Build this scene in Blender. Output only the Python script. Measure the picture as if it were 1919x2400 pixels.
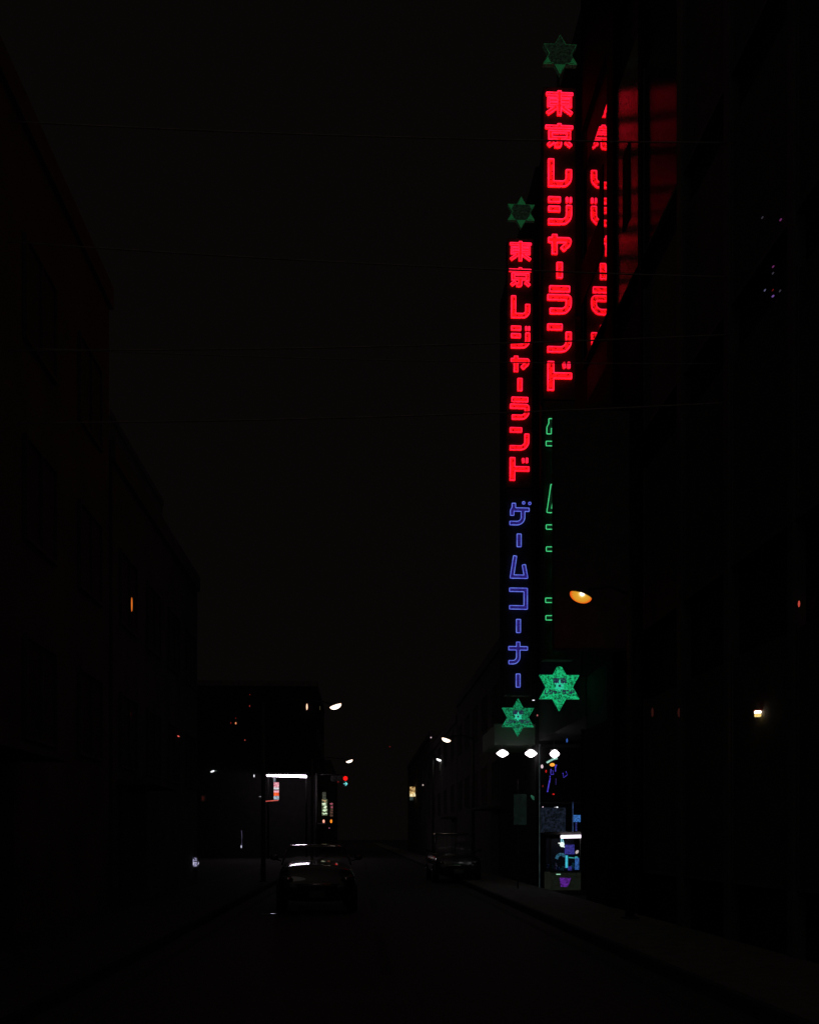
import bpy, bmesh, math, random
import numpy as np
from mathutils import Vector, Matrix
random.seed(7)
S = bpy.context.scene
for o in list(bpy.data.objects): bpy.data.objects.remove(o)
C = S.collection
R = math.radians

# ------------------------------------------------------------------ camera
A = math.atan(0.048); SA, CA = math.sin(A), math.cos(A)     # the street runs along +Y, the camera looks 2.75 deg right of it
EYE = 1.6; F = 2400.0; HX, HY = 959.5, 1965.0
cam_d = bpy.data.cameras.new('camera'); cam = bpy.data.objects.new('camera', cam_d); C.objects.link(cam)
cam.location = (0, 0, EYE); cam.rotation_euler = (R(90), 0, -A)
cam_d.sensor_fit = 'HORIZONTAL'; cam_d.sensor_width = 36; cam_d.lens = 36*F/1919
cam_d.shift_y = (HY-1200)/1919; cam_d.clip_start = 0.05; cam_d.clip_end = 1500
S.camera = cam

def W(px, py, D):
    """world point at depth D along the camera axis seen at photo pixel (px, py)"""
    X = (px-HX)/F*D
    return Vector((D*SA+X*CA, D*CA-X*SA, EYE+(HY-py)/F*D))
def WX(px, x):
    """depth at which the ray of column px meets the plane x = const"""
    return x/(SA+(px-HX)/F*CA)

# ------------------------------------------------------------------ world, fill light, exposure
w = bpy.data.worlds.new('World'); S.world = w; w.use_nodes = True
bg = w.node_tree.nodes['Background']; _n = w.node_tree.nodes; _l = w.node_tree.links
_tc = _n.new('ShaderNodeTexCoord'); _sx = _n.new('ShaderNodeSeparateXYZ'); _l.new(_tc.outputs['Generated'], _sx.inputs[0])
_up = _n.new('ShaderNodeMapRange'); _up.inputs[1].default_value = .68; _up.inputs[2].default_value = .95; _l.new(_sx.outputs['Z'], _up.inputs[0])
_bk = _n.new('ShaderNodeMapRange'); _bk.inputs[1].default_value = -.05; _bk.inputs[2].default_value = -.7; _l.new(_sx.outputs['Y'], _bk.inputs[0])
_mx = _n.new('ShaderNodeMath'); _mx.operation = 'MAXIMUM'; _l.new(_up.outputs[0], _mx.inputs[0]); _l.new(_bk.outputs[0], _mx.inputs[1])
_rp = _n.new('ShaderNodeValToRGB'); _l.new(_mx.outputs[0], _rp.inputs[0]); _l.new(_rp.outputs[0], bg.inputs[0])
_rp.color_ramp.elements[0].color = (0.0024, 0.0018, 0.0016, 1)      # the dark night sky in view
_rp.color_ramp.elements[1].color = (0.024, 0.019, 0.017, 1)          # brighter sky out of view overhead and behind, added to lift dark facades
bg.inputs[1].default_value = 1.0
fill_d = bpy.data.lights.new('fill_light', 'SUN'); fill_ob = bpy.data.objects.new('fill_light', fill_d); C.objects.link(fill_ob)  # weak unseen sun lamp, added to lift the dark surfaces
fill_d.energy = 0.006; fill_d.angle = R(12); fill_d.color = (1, .86, .76)
fill_ob.rotation_euler = (R(52), 0, R(-8))
S.view_settings.view_transform = 'Standard'; S.view_settings.look = 'None'
S.view_settings.exposure = 0; S.view_settings.gamma = 1
S.render.resolution_x = 818; S.render.resolution_y = 1024
S.render.engine = 'CYCLES'
S.cycles.max_bounces = 6; S.cycles.sample_clamp_indirect = 4

# ------------------------------------------------------------------ materials
MATS = {}
def mat(name, col, rough=0.8, metal=0.0, var=0.25, scale=3.0, spec=0.3, bump=0.0, coat=0.0):
    if name in MATS: return MATS[name]
    m = bpy.data.materials.new(name); m.use_nodes = True; nt = m.node_tree
    p = nt.nodes['Principled BSDF']
    tc = nt.nodes.new('ShaderNodeTexCoord'); n = nt.nodes.new('ShaderNodeTexNoise')
    n.inputs['Scale'].default_value = scale; n.inputs['Detail'].default_value = 6
    nt.links.new(tc.outputs['Object'], n.inputs['Vector'])
    r = nt.nodes.new('ShaderNodeValToRGB')
    r.color_ramp.elements[0].position = .3; r.color_ramp.elements[1].position = .7
    r.color_ramp.elements[0].color = (*[c*(1-var) for c in col], 1)
    r.color_ramp.elements[1].color = (*[min(1, c*(1+var)) for c in col], 1)
    nt.links.new(n.outputs[0], r.inputs[0]); nt.links.new(r.outputs[0], p.inputs['Base Color'])
    p.inputs['Roughness'].default_value = rough; p.inputs['Metallic'].default_value = metal
    p.inputs['Specular IOR Level'].default_value = spec
    if coat: p.inputs['Coat Weight'].default_value = coat; p.inputs['Coat Roughness'].default_value = .045
    if bump:
        b = nt.nodes.new('ShaderNodeBump'); b.inputs['Strength'].default_value = bump; b.inputs['Distance'].default_value = .02
        nt.links.new(n.outputs[0], b.inputs['Height']); nt.links.new(b.outputs[0], p.inputs['Normal'])
    MATS[name] = m; return m
def emit(name, a=None, b=None, scale=40, strength=1.0, lo=.4, hi=.6, base=(.02, .02, .02)):
    """a light-giving surface, mottled between colours a and b"""
    if name in MATS: return MATS[name]
    m = bpy.data.materials.new(name); m.use_nodes = True; nt = m.node_tree
    p = nt.nodes['Principled BSDF']; p.inputs['Base Color'].default_value = (*base, 1); p.inputs['Roughness'].default_value = .6
    p.inputs['Emission Strength'].default_value = strength
    if b is None: p.inputs['Emission Color'].default_value = (*a, 1)
    else:
        tc = nt.nodes.new('ShaderNodeTexCoord'); n = nt.nodes.new('ShaderNodeTexNoise')
        n.inputs['Scale'].default_value = scale; n.inputs['Detail'].default_value = 3; n.inputs['Roughness'].default_value = .7
        nt.links.new(tc.outputs['Object'], n.inputs['Vector'])
        r = nt.nodes.new('ShaderNodeValToRGB')
        r.color_ramp.elements[0].position = lo; r.color_ramp.elements[1].position = hi
        r.color_ramp.elements[0].color = (*a, 1); r.color_ramp.elements[1].color = (*b, 1)
        nt.links.new(n.outputs[0], r.inputs[0]); nt.links.new(r.outputs[0], p.inputs['Emission Color'])
    MATS[name] = m; return m
def radial(name, inner, outer, r0, r1, centre=(0, 0, 0), strength=1.0):
    """a lamp glass, brightest round its bulb"""
    if name in MATS: return MATS[name]
    m = bpy.data.materials.new(name); m.use_nodes = True; nt = m.node_tree
    p = nt.nodes['Principled BSDF']; p.inputs['Base Color'].default_value = (.05, .05, .05, 1)
    tc = nt.nodes.new('ShaderNodeTexCoord'); d = nt.nodes.new('ShaderNodeVectorMath'); d.operation = 'DISTANCE'
    d.inputs[1].default_value = centre; nt.links.new(tc.outputs['Object'], d.inputs[0])
    mr = nt.nodes.new('ShaderNodeMapRange'); mr.inputs[1].default_value = r0; mr.inputs[2].default_value = r1
    nt.links.new(d.outputs['Value'], mr.inputs[0])
    r = nt.nodes.new('ShaderNodeValToRGB'); e = r.color_ramp.elements
    e[0].color = (*inner, 1); e[1].color = (*outer, 1)
    nt.links.new(mr.outputs[0], r.inputs[0]); nt.links.new(r.outputs[0], p.inputs['Emission Color'])
    p.inputs['Emission Strength'].default_value = strength
    MATS[name] = m; return m

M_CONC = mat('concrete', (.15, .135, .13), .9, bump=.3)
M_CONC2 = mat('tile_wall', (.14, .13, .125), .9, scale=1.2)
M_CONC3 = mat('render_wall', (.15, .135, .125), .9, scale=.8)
M_DARK = mat('dark_paint', (.13, .12, .118), .8)
M_BOX = mat('sign_steel', (.07, .065, .062), .8, scale=6)
M_TRIM = mat('trim_metal', (.13, .12, .115), .8)
M_STEEL = mat('weathered_steel', (.07, .067, .064), .75, scale=9)
M_FRM = mat('bronze_frame', (.010, .0095, .009), .9, spec=.04)
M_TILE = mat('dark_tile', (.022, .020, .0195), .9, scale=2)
M_BOARD = mat('board_grey', (.13, .12, .115), .85, scale=4)
M_GLASSD = mat('dark_window_glass', (.12, .11, .105), .85, spec=.08, var=.15)
M_GLN = mat('black_window_glass', (.012, .011, .011), .9, spec=.03, var=.15)
M_RUB = mat('rubber', (.02, .02, .02), .8)
M_CABLE = mat('cable_grey', (.34, .32, .30), .8)
M_PAVE = mat('paving', (.15, .147, .138), .9, scale=5, bump=.5)

# ------------------------------------------------------------------ object helpers
def tag(o, label=None, cat=None, group=None, kind=None):
    if label: o['label'] = label
    if cat: o['category'] = cat
    if group: o['group'] = group
    if kind: o['kind'] = kind
    return o
def empty(name, loc, rz=0, label=None, cat=None, group=None, rot=None):
    o = bpy.data.objects.new(name, None); C.objects.link(o); o.location = loc
    o.rotation_euler = rot if rot else (0, 0, rz); o.empty_display_size = .2
    return tag(o, label, cat, group)
class MB:
    def __init__(s): s.bm = bmesh.new()
    def box(s, x0, x1, y0, y1, z0, z1, bev=0.0):
        r = bmesh.ops.create_cube(s.bm, size=1)
        for v in r['verts']:
            v.co = Vector(((x0+x1)/2+v.co.x*(x1-x0), (y0+y1)/2+v.co.y*(y1-y0), (z0+z1)/2+v.co.z*(z1-z0)))
        if bev:
            es = list({e for v in r['verts'] for e in v.link_edges})
            bmesh.ops.bevel(s.bm, geom=es, offset=bev, segments=2, affect='EDGES')
        return s
    def tube(s, pts, r, n=10, r2=None):
        pts = [Vector(p) for p in pts]; rings = []
        for i, p in enumerate(pts):
            t = (pts[min(i+1, len(pts)-1)]-pts[max(i-1, 0)]).normalized()
            u = t.cross(Vector((0, 0, 1)))
            if u.length < 1e-3: u = t.cross(Vector((0, 1, 0)))
            u.normalize(); v = t.cross(u)
            rr = r if r2 is None else r+(r2-r)*i/(len(pts)-1)
            rings.append([s.bm.verts.new(p+(u*math.cos(2*math.pi*k/n)+v*math.sin(2*math.pi*k/n))*rr) for k in range(n)])
        for a, b in zip(rings, rings[1:]):
            for k in range(n): s.bm.faces.new((a[k], a[(k+1) % n], b[(k+1) % n], b[k]))
        s.bm.faces.new(rings[0][::-1]); s.bm.faces.new(rings[-1]); return s
    def lathe(s, prof, cx=0, cy=0, n=20, axis='z', cz=0):
        rings = []
        for r, h in prof:
            ring = []
            for k in range(n):
                a = 2*math.pi*k/n; c, d = r*math.cos(a), r*math.sin(a)
                co = (cx+c, cy+d, cz+h) if axis == 'z' else ((cx+c, cy+h, cz+d) if axis == 'y' else (cx+h, cy+c, cz+d))
                ring.append(s.bm.verts.new(co))
            rings.append(ring)
        for a, b in zip(rings, rings[1:]):
            for k in range(n): s.bm.faces.new((a[k], a[(k+1) % n], b[(k+1) % n], b[k]))
        s.bm.faces.new(rings[0][::-1]); s.bm.faces.new(rings[-1]); return s
    def ell(s, c, rx, ry, rz, zcut=None, rot=None, n=20):
        r = bmesh.ops.create_uvsphere(s.bm, u_segments=n, v_segments=n//2+2, radius=1)
        for v in r['verts']:
            z = v.co.z
            if zcut is not None: z = min(z, zcut)
            p = Vector((v.co.x*rx, v.co.y*ry, z*rz))
            if rot: p = rot @ p
            v.co = Vector(c)+p
        return s
    def build(s, name, m, parent=None, smooth=False, loc=None):
        bmesh.ops.recalc_face_normals(s.bm, faces=s.bm.faces)
        me = bpy.data.meshes.new(name); s.bm.to_mesh(me); s.bm.free(); me.materials.append(m)
        if smooth: me.shade_smooth()
        o = bpy.data.objects.new(name, me); C.objects.link(o)
        if parent: o.parent = parent
        if loc is not None: o.location = loc
        return o
def struct(o): o['kind'] = 'structure'; return o

# ------------------------------------------------------------------ ground
g = MB(); g.box(-400, 400, -60, 900, -.4, -.012); struct(g.build('ground', mat('ground_dirt', (.04, .037, .036), .9, scale=.5)))
M_ASPH = mat('asphalt', (.055, .05, .048), .8, scale=14, var=.35, bump=.6, spec=.35)
g = MB()
gx = [-3.0+.5*i for i in range(14)]
for i in range(1): g.box(-2.9, 3.5, -20, 320, -.2, 0)
struct(g.build('road', M_ASPH))
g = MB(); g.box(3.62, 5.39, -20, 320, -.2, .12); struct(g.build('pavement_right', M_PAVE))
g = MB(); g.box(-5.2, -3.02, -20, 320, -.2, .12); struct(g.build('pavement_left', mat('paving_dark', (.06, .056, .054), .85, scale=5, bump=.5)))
for nm, x0, x1 in (('kerb_right', 3.5, 3.62), ('kerb_left', -3.02, -2.9)):
    g = MB()
    y = -20
    while y < 140:
        g.box(x0, x1, y, y+.98, -.2, .135, .015); y += 1
    struct(g.build(nm, mat('kerb_stone', (.08, .077, .075), .95, spec=.1, scale=8)))
M_LINE = mat('road_paint', (.075, .075, .07), .95, spec=.1, scale=20, var=.35)
g = MB()
g.box(3.1, 3.22, -10, 140, .002, .004); g.box(-2.6, -2.48, -10, 140, .002, .004)
struct(g.build('edge_line', M_LINE))
g = MB()
for i in range(14): g.box(.24, .38, 2+i*10, 7+i*10, .002, .004)
struct(g.build('centre_line', M_LINE))

# ------------------------------------------------------------------ glyphs: outlines traced from strokes
def fillet(pts):
    """pts: (x, y[, r]) centre line; r>0 rounds the corner, r==0 keeps it sharp. returns segments (a, b, extA, extB) and joint circles"""
    P = [(Vector((p[0], p[1])), (p[2] if len(p) > 2 else 0)) for p in pts]
    out = [(P[0][0], 'end')]
    for i in range(1, len(P)-1):
        p, r = P[i]
        if r <= 0: out.append((p, 'sharp')); continue
        d0 = (P[i-1][0]-p).normalized(); d1 = (P[i+1][0]-p).normalized()
        ang = d0.angle(d1); t = r/math.tan(ang/2)
        c = p+(d0+d1).normalized()*(r/math.sin(ang/2))
        a = p+d0*t; b = p+d1*t
        a0 = math.atan2(a.y-c.y, a.x-c.x); a1 = math.atan2(b.y-c.y, b.x-c.x)
        da = (a1-a0+math.pi) % (2*math.pi)-math.pi
        for k in range(9):
            q = a0+da*k/8; out.append((c+Vector((math.cos(q), math.sin(q)))*r, 'round'))
    out.append((P[-1][0], 'end'))
    return out
def sdf(strokes, X, Y, rr=1.2):
    D = np.full(X.shape, 1e9)
    for st in strokes:
        if st[0] == 'dot':
            D = np.minimum(D, np.hypot(X-st[1], Y-st[2])-st[3]); continue
        w_, pts = st; h = w_/2*.95; L = fillet(pts)
        for (a, ka), (b, kb) in zip(L, L[1:]):
            d = b-a; ln = d.length
            if ln < 1e-6: continue
            d = d/ln
            a2 = a-d*(h if ka == 'sharp' else 0); b2 = b+d*(h if kb == 'sharp' else 0)
            c = (a2+b2)/2; hl = (b2-a2).length/2
            q = min(rr, h*.9, hl*.9)
            u = np.abs((X-c.x)*d.x+(Y-c.y)*d.y)-(hl-q); v = np.abs(-(X-c.x)*d.y+(Y-c.y)*d.x)-(h-q)
            s_ = np.hypot(np.maximum(u, 0), np.maximum(v, 0))+np.minimum(np.maximum(u, v), 0)-q
            D = np.minimum(D, s_)
            if kb == 'round': D = np.minimum(D, np.hypot(X-b.x, Y-b.y)-h)
            if ka == 'round': D = np.minimum(D, np.hypot(X-a.x, Y-a.y)-h)
    return D
def contours(strokes, inset=0.0, step=.7, rr=1.2):
    xs, ys = [], []
    for st in strokes:
        if st[0] == 'dot': xs += [st[1]-st[3], st[1]+st[3]]; ys += [st[2]-st[3], st[2]+st[3]]
        else:
            for p in st[1]: xs += [p[0]-st[0], p[0]+st[0]]; ys += [p[1]-st[0], p[1]+st[0]]
    gx = np.arange(min(xs)-3, max(xs)+3, step)+.0131; gy = np.arange(min(ys)-3, max(ys)+3, step)+.0177
    X, Y = np.meshgrid(gx, gy, indexing='ij'); V = sdf(strokes, X, Y, rr)+inset
    ins = V < 0; nxt = {}; pos = {}
    def ep(i0, j0, i1, j1):
        k = (i0, j0, i1, j1)
        if k not in pos:
            a, b = V[i0, j0], V[i1, j1]; t = a/(a-b)
            pos[k] = (gx[i0]+(gx[i1]-gx[i0])*t, gy[j0]+(gy[j1]-gy[j0])*t)
        return k
    mixed = ins[:-1, :-1].astype(int)+ins[1:, :-1]+ins[1:, 1:]+ins[:-1, 1:]
    for i, j in zip(*np.nonzero((mixed > 0) & (mixed < 4))):
        b, r, t, l = (i, j, i+1, j), (i+1, j, i+1, j+1), (i, j+1, i+1, j+1), (i, j, i, j+1)
        c = (ins[i, j], ins[i+1, j], ins[i+1, j+1], ins[i, j+1])
        cr = []
        for e, (p, q) in zip((b, r, t, l), ((0, 1), (1, 2), (3, 2), (0, 3))):
            if c[p] != c[q]: cr.append(ep(*e))
        if len(cr) == 2: prs = [(cr[0], cr[1])]
        else: prs = [(cr[0], cr[1]), (cr[2], cr[3])] if c[1] != c[0] and c[0] else [(cr[0], cr[3]), (cr[1], cr[2])]
        for p, q in prs: nxt.setdefault(p, []).append(q); nxt.setdefault(q, []).append(p)
    loops = []; seen = set()
    for k in list(nxt):
        if k in seen: continue
        loop = [k]; seen.add(k); cur = k
        while True:
            n = [q for q in nxt[cur] if q not in seen]
            if not n: break
            cur = n[0]; seen.add(cur); loop.append(cur)
        if len(loop) < 8: continue
        P = np.array([pos[q] for q in loop])
        P = .25*np.roll(P, 1, 0)+.5*P+.25*np.roll(P, -1, 0)
        keep = []
        last = None
        for q in range(len(P)):                      # drop collinear points
            a = P[q]-P[q-1]; b = P[(q+1) % len(P)]-P[q]
            cz = abs(a[0]*b[1]-a[1]*b[0])/(np.hypot(*a)*np.hypot(*b)+1e-9)
            if cz > .02 or last is None or q-last > 6: keep.append(P[q]); last = q
        loops.append(np.array(keep))
    return loops
def to_mesh(cu, name, m, smooth=False):
    tmp = bpy.data.objects.new('tmp', cu); C.objects.link(tmp)
    dg = bpy.context.evaluated_depsgraph_get(); dg.update()
    me = bpy.data.meshes.new_from_object(tmp.evaluated_get(dg)); me.name = name
    bpy.data.objects.remove(tmp); bpy.data.curves.remove(cu)
    me.materials.clear(); me.materials.append(m)
    if smooth: me.shade_smooth()
    return me
def face_mesh(loops, k, name, m, depth=.03):
    """flat letter plate standing in the XZ plane, front towards -Y, with real thickness"""
    cu = bpy.data.curves.new('c', 'CURVE'); cu.dimensions = '2D'; cu.fill_mode = 'BOTH'; cu.extrude = depth/2
    for L in loops:
        sp = cu.splines.new('POLY'); sp.points.add(len(L)-1); sp.use_cyclic_u = True
        for p, (x, y) in zip(sp.points, L): p.co = (x*k, y*k, 0, 1)
    me = to_mesh(cu, name, m)
    me.transform(Matrix.Rotation(R(90), 4, 'X')); me.update(); return me
def tube_mesh(loops, k, name, m, r):
    cu = bpy.data.curves.new('c', 'CURVE'); cu.dimensions = '3D'; cu.bevel_depth = r; cu.bevel_resolution = 2
    for L in loops:
        sp = cu.splines.new('POLY'); sp.points.add(len(L)-1); sp.use_cyclic_u = True
        for p, (x, y) in zip(sp.points, L): p.co = (x*k, y*k, 0, 1)
    me = to_mesh(cu, name, m, True)
    me.transform(Matrix.Rotation(R(90), 4, 'X')); me.update(); return me

K = 25/2400.0                        # metres per photo pixel at the near sign
def shift(strokes, cx, cy):
    """photo pixels -> letter-local pixels, y up"""
    out = []
    for s in strokes:
        if s[0] == 'dot': out.append(('dot', s[1]-cx, cy-s[2], s[3]))
        else: out.append((s[0], [(p[0]-cx, cy-p[1], *p[2:]) for p in s[1]]))
    return out
RED = [  # nine red letters, strokes in photo pixels on the near sign
 (241, [(9.5, [(1278, 219.5), (1343, 219.5)]), (12, [(1310, 211), (1310, 270)]),
        (8, [(1284.5, 226), (1284.5, 251)]), (8, [(1336, 226), (1336, 251)]), (7, [(1281, 230), (1340, 230)]),
        (5.5, [(1283, 238.7), (1338, 238.7)]), (8, [(1281, 247.5), (1340, 247.5)]),
        (11, [(1305, 249), (1280.5, 266)]), (11, [(1315, 249), (1340, 266)])]),
 (318, [(10, [(1276, 297), (1343, 297)]), (12, [(1310, 288), (1310, 297)]),
        (12, [(1289, 304), (1289, 328)]), (12, [(1332, 304), (1332, 328)]), (9, [(1283, 308.5), (1338, 308.5)]), (9, [(1284, 322.5), (1338, 322.5)]),
        (14, [(1310, 322), (1310, 340, 3), (1298, 340)]),
        (12, [(1297, 330), (1283, 341)]), (12, [(1324, 330), (1338, 342)])]),
 (405, [(16.5, [(1290.5, 371), (1290.5, 430), (1332.5, 430, 16), (1332.5, 395)])]),
 (493, [(15.5, [(1283, 467), (1314, 467)]), (15.5, [(1283, 489), (1313, 489)]),
        (16, [(1283, 519), (1333, 519, 18), (1333, 479)]), (7, [(1328, 460), (1328, 474)]), (7, [(1337, 460), (1337, 474)])]),
 (572, [(15, [(1283, 562), (1333, 562, 2), (1331, 571, 12), (1316, 585)]), (15.5, [(1299, 548), (1299, 596)])]),
 (632, [(16.5, [(1311, 613), (1311, 652)])]),
 (702, [(17, [(1286, 676.5), (1336, 676.5)]), (16, [(1281.5, 696.5), (1332.5, 696.5, 4), (1332.5, 728.5, 18), (1287, 728.5)])]),
 (791, [(17, [(1281.5, 766), (1318.5, 766)]), (16, [(1332.5, 776), (1332.5, 818.5, 20), (1281.5, 818.5)])]),
 (880, [(18, [(1290.5, 846), (1290.5, 915.5)]), (16.5, [(1290, 880), (1341, 880)]), (8.5, [(1321, 848), (1323, 863)]), (8.5, [(1333, 847), (1333, 863)])]),
]
def lf(px, py, reg=3):
    """zoomed crop of the far sign -> near-sign pixels"""
    x, y = (1160+px/5.39, 940+py/5.39) if reg == 3 else (1160+px/4.9, 1300+py/4.9)
    return (1311+(x-(1221-.0068*(y-495)))*1.252, 1965-(1965-y)*1.252)
def pts3(L, reg=3): return [(*lf(p[0], p[1], reg), *p[2:]) for p in L]
u3 = 1.252/5.39; u4 = 1.252/4.9
SECOND = [
 (pts3([(310, 1425)])[0][1], [(56*u3, pts3([(235, 1288), (235, 1345, 6), (214, 1385, 6), (214, 1450)])), (54*u3, pts3([(235, 1371), (434, 1371)])),
    (57*u3, pts3([(352, 1375), (352, 1543, 18), (180, 1543)])), ('dot', *lf(360, 1285), 20*u3), ('dot', *lf(437, 1290), 20*u3)]),
 (lf(0, 1760)[1], [(64*u3, pts3([(302, 1675), (302, 1845)]))]),
 (lf(0, 145, 4)[1], [(48*u4, pts3([(229, 12), (192, 253), (353, 253), (328, 112)], 4))]),
 (lf(0, 505, 4)[1], [(50*u4, pts3([(160, 405), (350, 405), (350, 607), (160, 607)], 4))]),
 (lf(0, 820, 4)[1], [(58*u4, pts3([(267, 740), (267, 900)], 4))]),
 (lf(0, 1130, 4)[1], [(50*u4, pts3([(150, 1077), (375, 1077)], 4)), (50*u4, pts3([(264, 1002), (264, 1238, 16), (152, 1238)], 4))]),
 (lf(0, 1447, 4)[1], [(56*u4, pts3([(263, 1368), (263, 1527)], 4))]),
]
E_RF = emit('red_letter_face', (.10, .0, .0004), (1.9, .008, .012), scale=24, lo=.37, hi=.54)  # letter faces: the tubes' light on them is put in as glow
E_RT = emit('red_neon_tube', (1.9, .022, .12), (1.8, .015, .055), scale=6)
E_BF = emit('blue_letter_face', (.006, .003, .03), (.028, .016, .22), scale=30, lo=.35, hi=.6)
E_BT = emit('blue_neon_tube', (.11, .14, .80), (.17, .26, .95), scale=5)
E_GF = emit('green_letter_face', (.001, .005, .002), (.003, .02, .008), scale=30)
E_GT = emit('green_neon_tube', (.05, .62, .20), (.08, .80, .28), scale=5)
GL = {}
def glyph(i, strokes, cy, fm, tm, inset, r, key):
    loops = contours(shift(strokes, 1311, cy), 0, rr=2.0)
    tl = contours(shift(strokes, 1311, cy), inset, rr=2.0)
    return face_mesh(loops, K, 'letter', fm), tube_mesh(tl, K, 'neon_tube', tm, r)
for i, (cy, st) in enumerate(RED): GL['r', i] = glyph(i, st, cy, E_RF, E_RT, 1.7, .013, 'r')
for i, (cy, st) in enumerate(SECOND):
    GL['b', i] = glyph(i, st, cy, E_BF, E_BT, .9, .0105, 'b')
    f2 = GL['b', i][0].copy(); f2.materials[0] = E_GF; t2 = GL['b', i][1].copy(); t2.materials[0] = E_GT
    t2.name = 'neon_tube'; f2.name = 'letter'; GL['g', i] = (f2, t2)

def hexagram(bm, Rr, y0, y1, clip=None, sx=1.0):
    pts = []
    for k in range(12):
        a = R(90+30*k); r = Rr if k % 2 == 0 else Rr/math.sqrt(3)
        x, z = r*math.cos(a)*sx, r*math.sin(a)
        if clip and z > clip: pts += [(-.012*12*.9, clip), ] if False else []; x0 = (Rr-clip)*math.tan(R(30)); pts += [(x0, clip), (-x0, clip)]; continue
        pts.append((x, z))
    f = [bm.verts.new((x, y0, z)) for x, z in pts]; b = [bm.verts.new((x, y1, z)) for x, z in pts]
    bm.faces.new(f); bm.faces.new(b[::-1])
    for k in range(len(pts)): bm.faces.new((f[k], f[(k+1) % len(pts)], b[(k+1) % len(pts)], b[k]))
E_SG = emit('green_star_face', (.002, .03, .011), (.011, .50, .18), scale=26, lo=.40, hi=.56)
E_SG2 = emit('green_star_face_worn', (.002, .008, .004), (.008, .28, .11), scale=24, lo=.40, hi=.58)
E_SC = emit('teal_star_centre', (.01, .35, .17), (.05, .75, .48), scale=40)
E_SL = emit('star_lettering', (.005, .002, .014), (.03, .008, .08), scale=60)
E_SD = emit('dim_green_star', (.0015, .002, .0015), (.004, .010, .0055), scale=22)
E_SDT = emit('dim_green_tip', (.002, .006, .003), (.006, .075, .022), scale=60, lo=.35, hi=.6)
E_SP = emit('star_panel', (.006, .008, .007), (.012, .012, .011), scale=60)
LET = []
def star_lettering():
    """(name, mesh) for every small character on the star, and the chevron below them"""
    if LET: return LET
    def add(idx, cx, cy, sc):
        cyy, st = RED[idx]; L = []
        for q in shift(st, 1311, cyy):
            L.append((max(q[0]*sc, 1.1), [(p[0]*sc+cx, p[1]*sc+cy, *([p[2]*sc] if len(p) > 2 else [])) for p in q[1]]))
        LET.append(('character', face_mesh(contours(L, 0, step=.3, rr=.2), K, 'character', E_SL, .012)))
    add(0, -8.6, 14, .23); add(1, 8.6, 14, .23)
    for n, i in enumerate((2, 3, 4, None, 6, 7, 8)):
        if i is None:
            LET.append(('character', face_mesh(contours([(2.2, [(-31+n*10.3-3.6, -12.5), (-31+n*10.3+3.6, -12.5)])], 0, step=.3, rr=.2), K, 'character', E_SL, .012)))
        else: add(i, -31+n*10.3, -12.5, .155)
    LET.append(('chevron', face_mesh(contours([(1.2, [(-10, -21), (0, -36), (10, -21)])], 0, step=.3, rr=.2), K, 'chevron', E_SL, .012)))
    return LET
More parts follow.
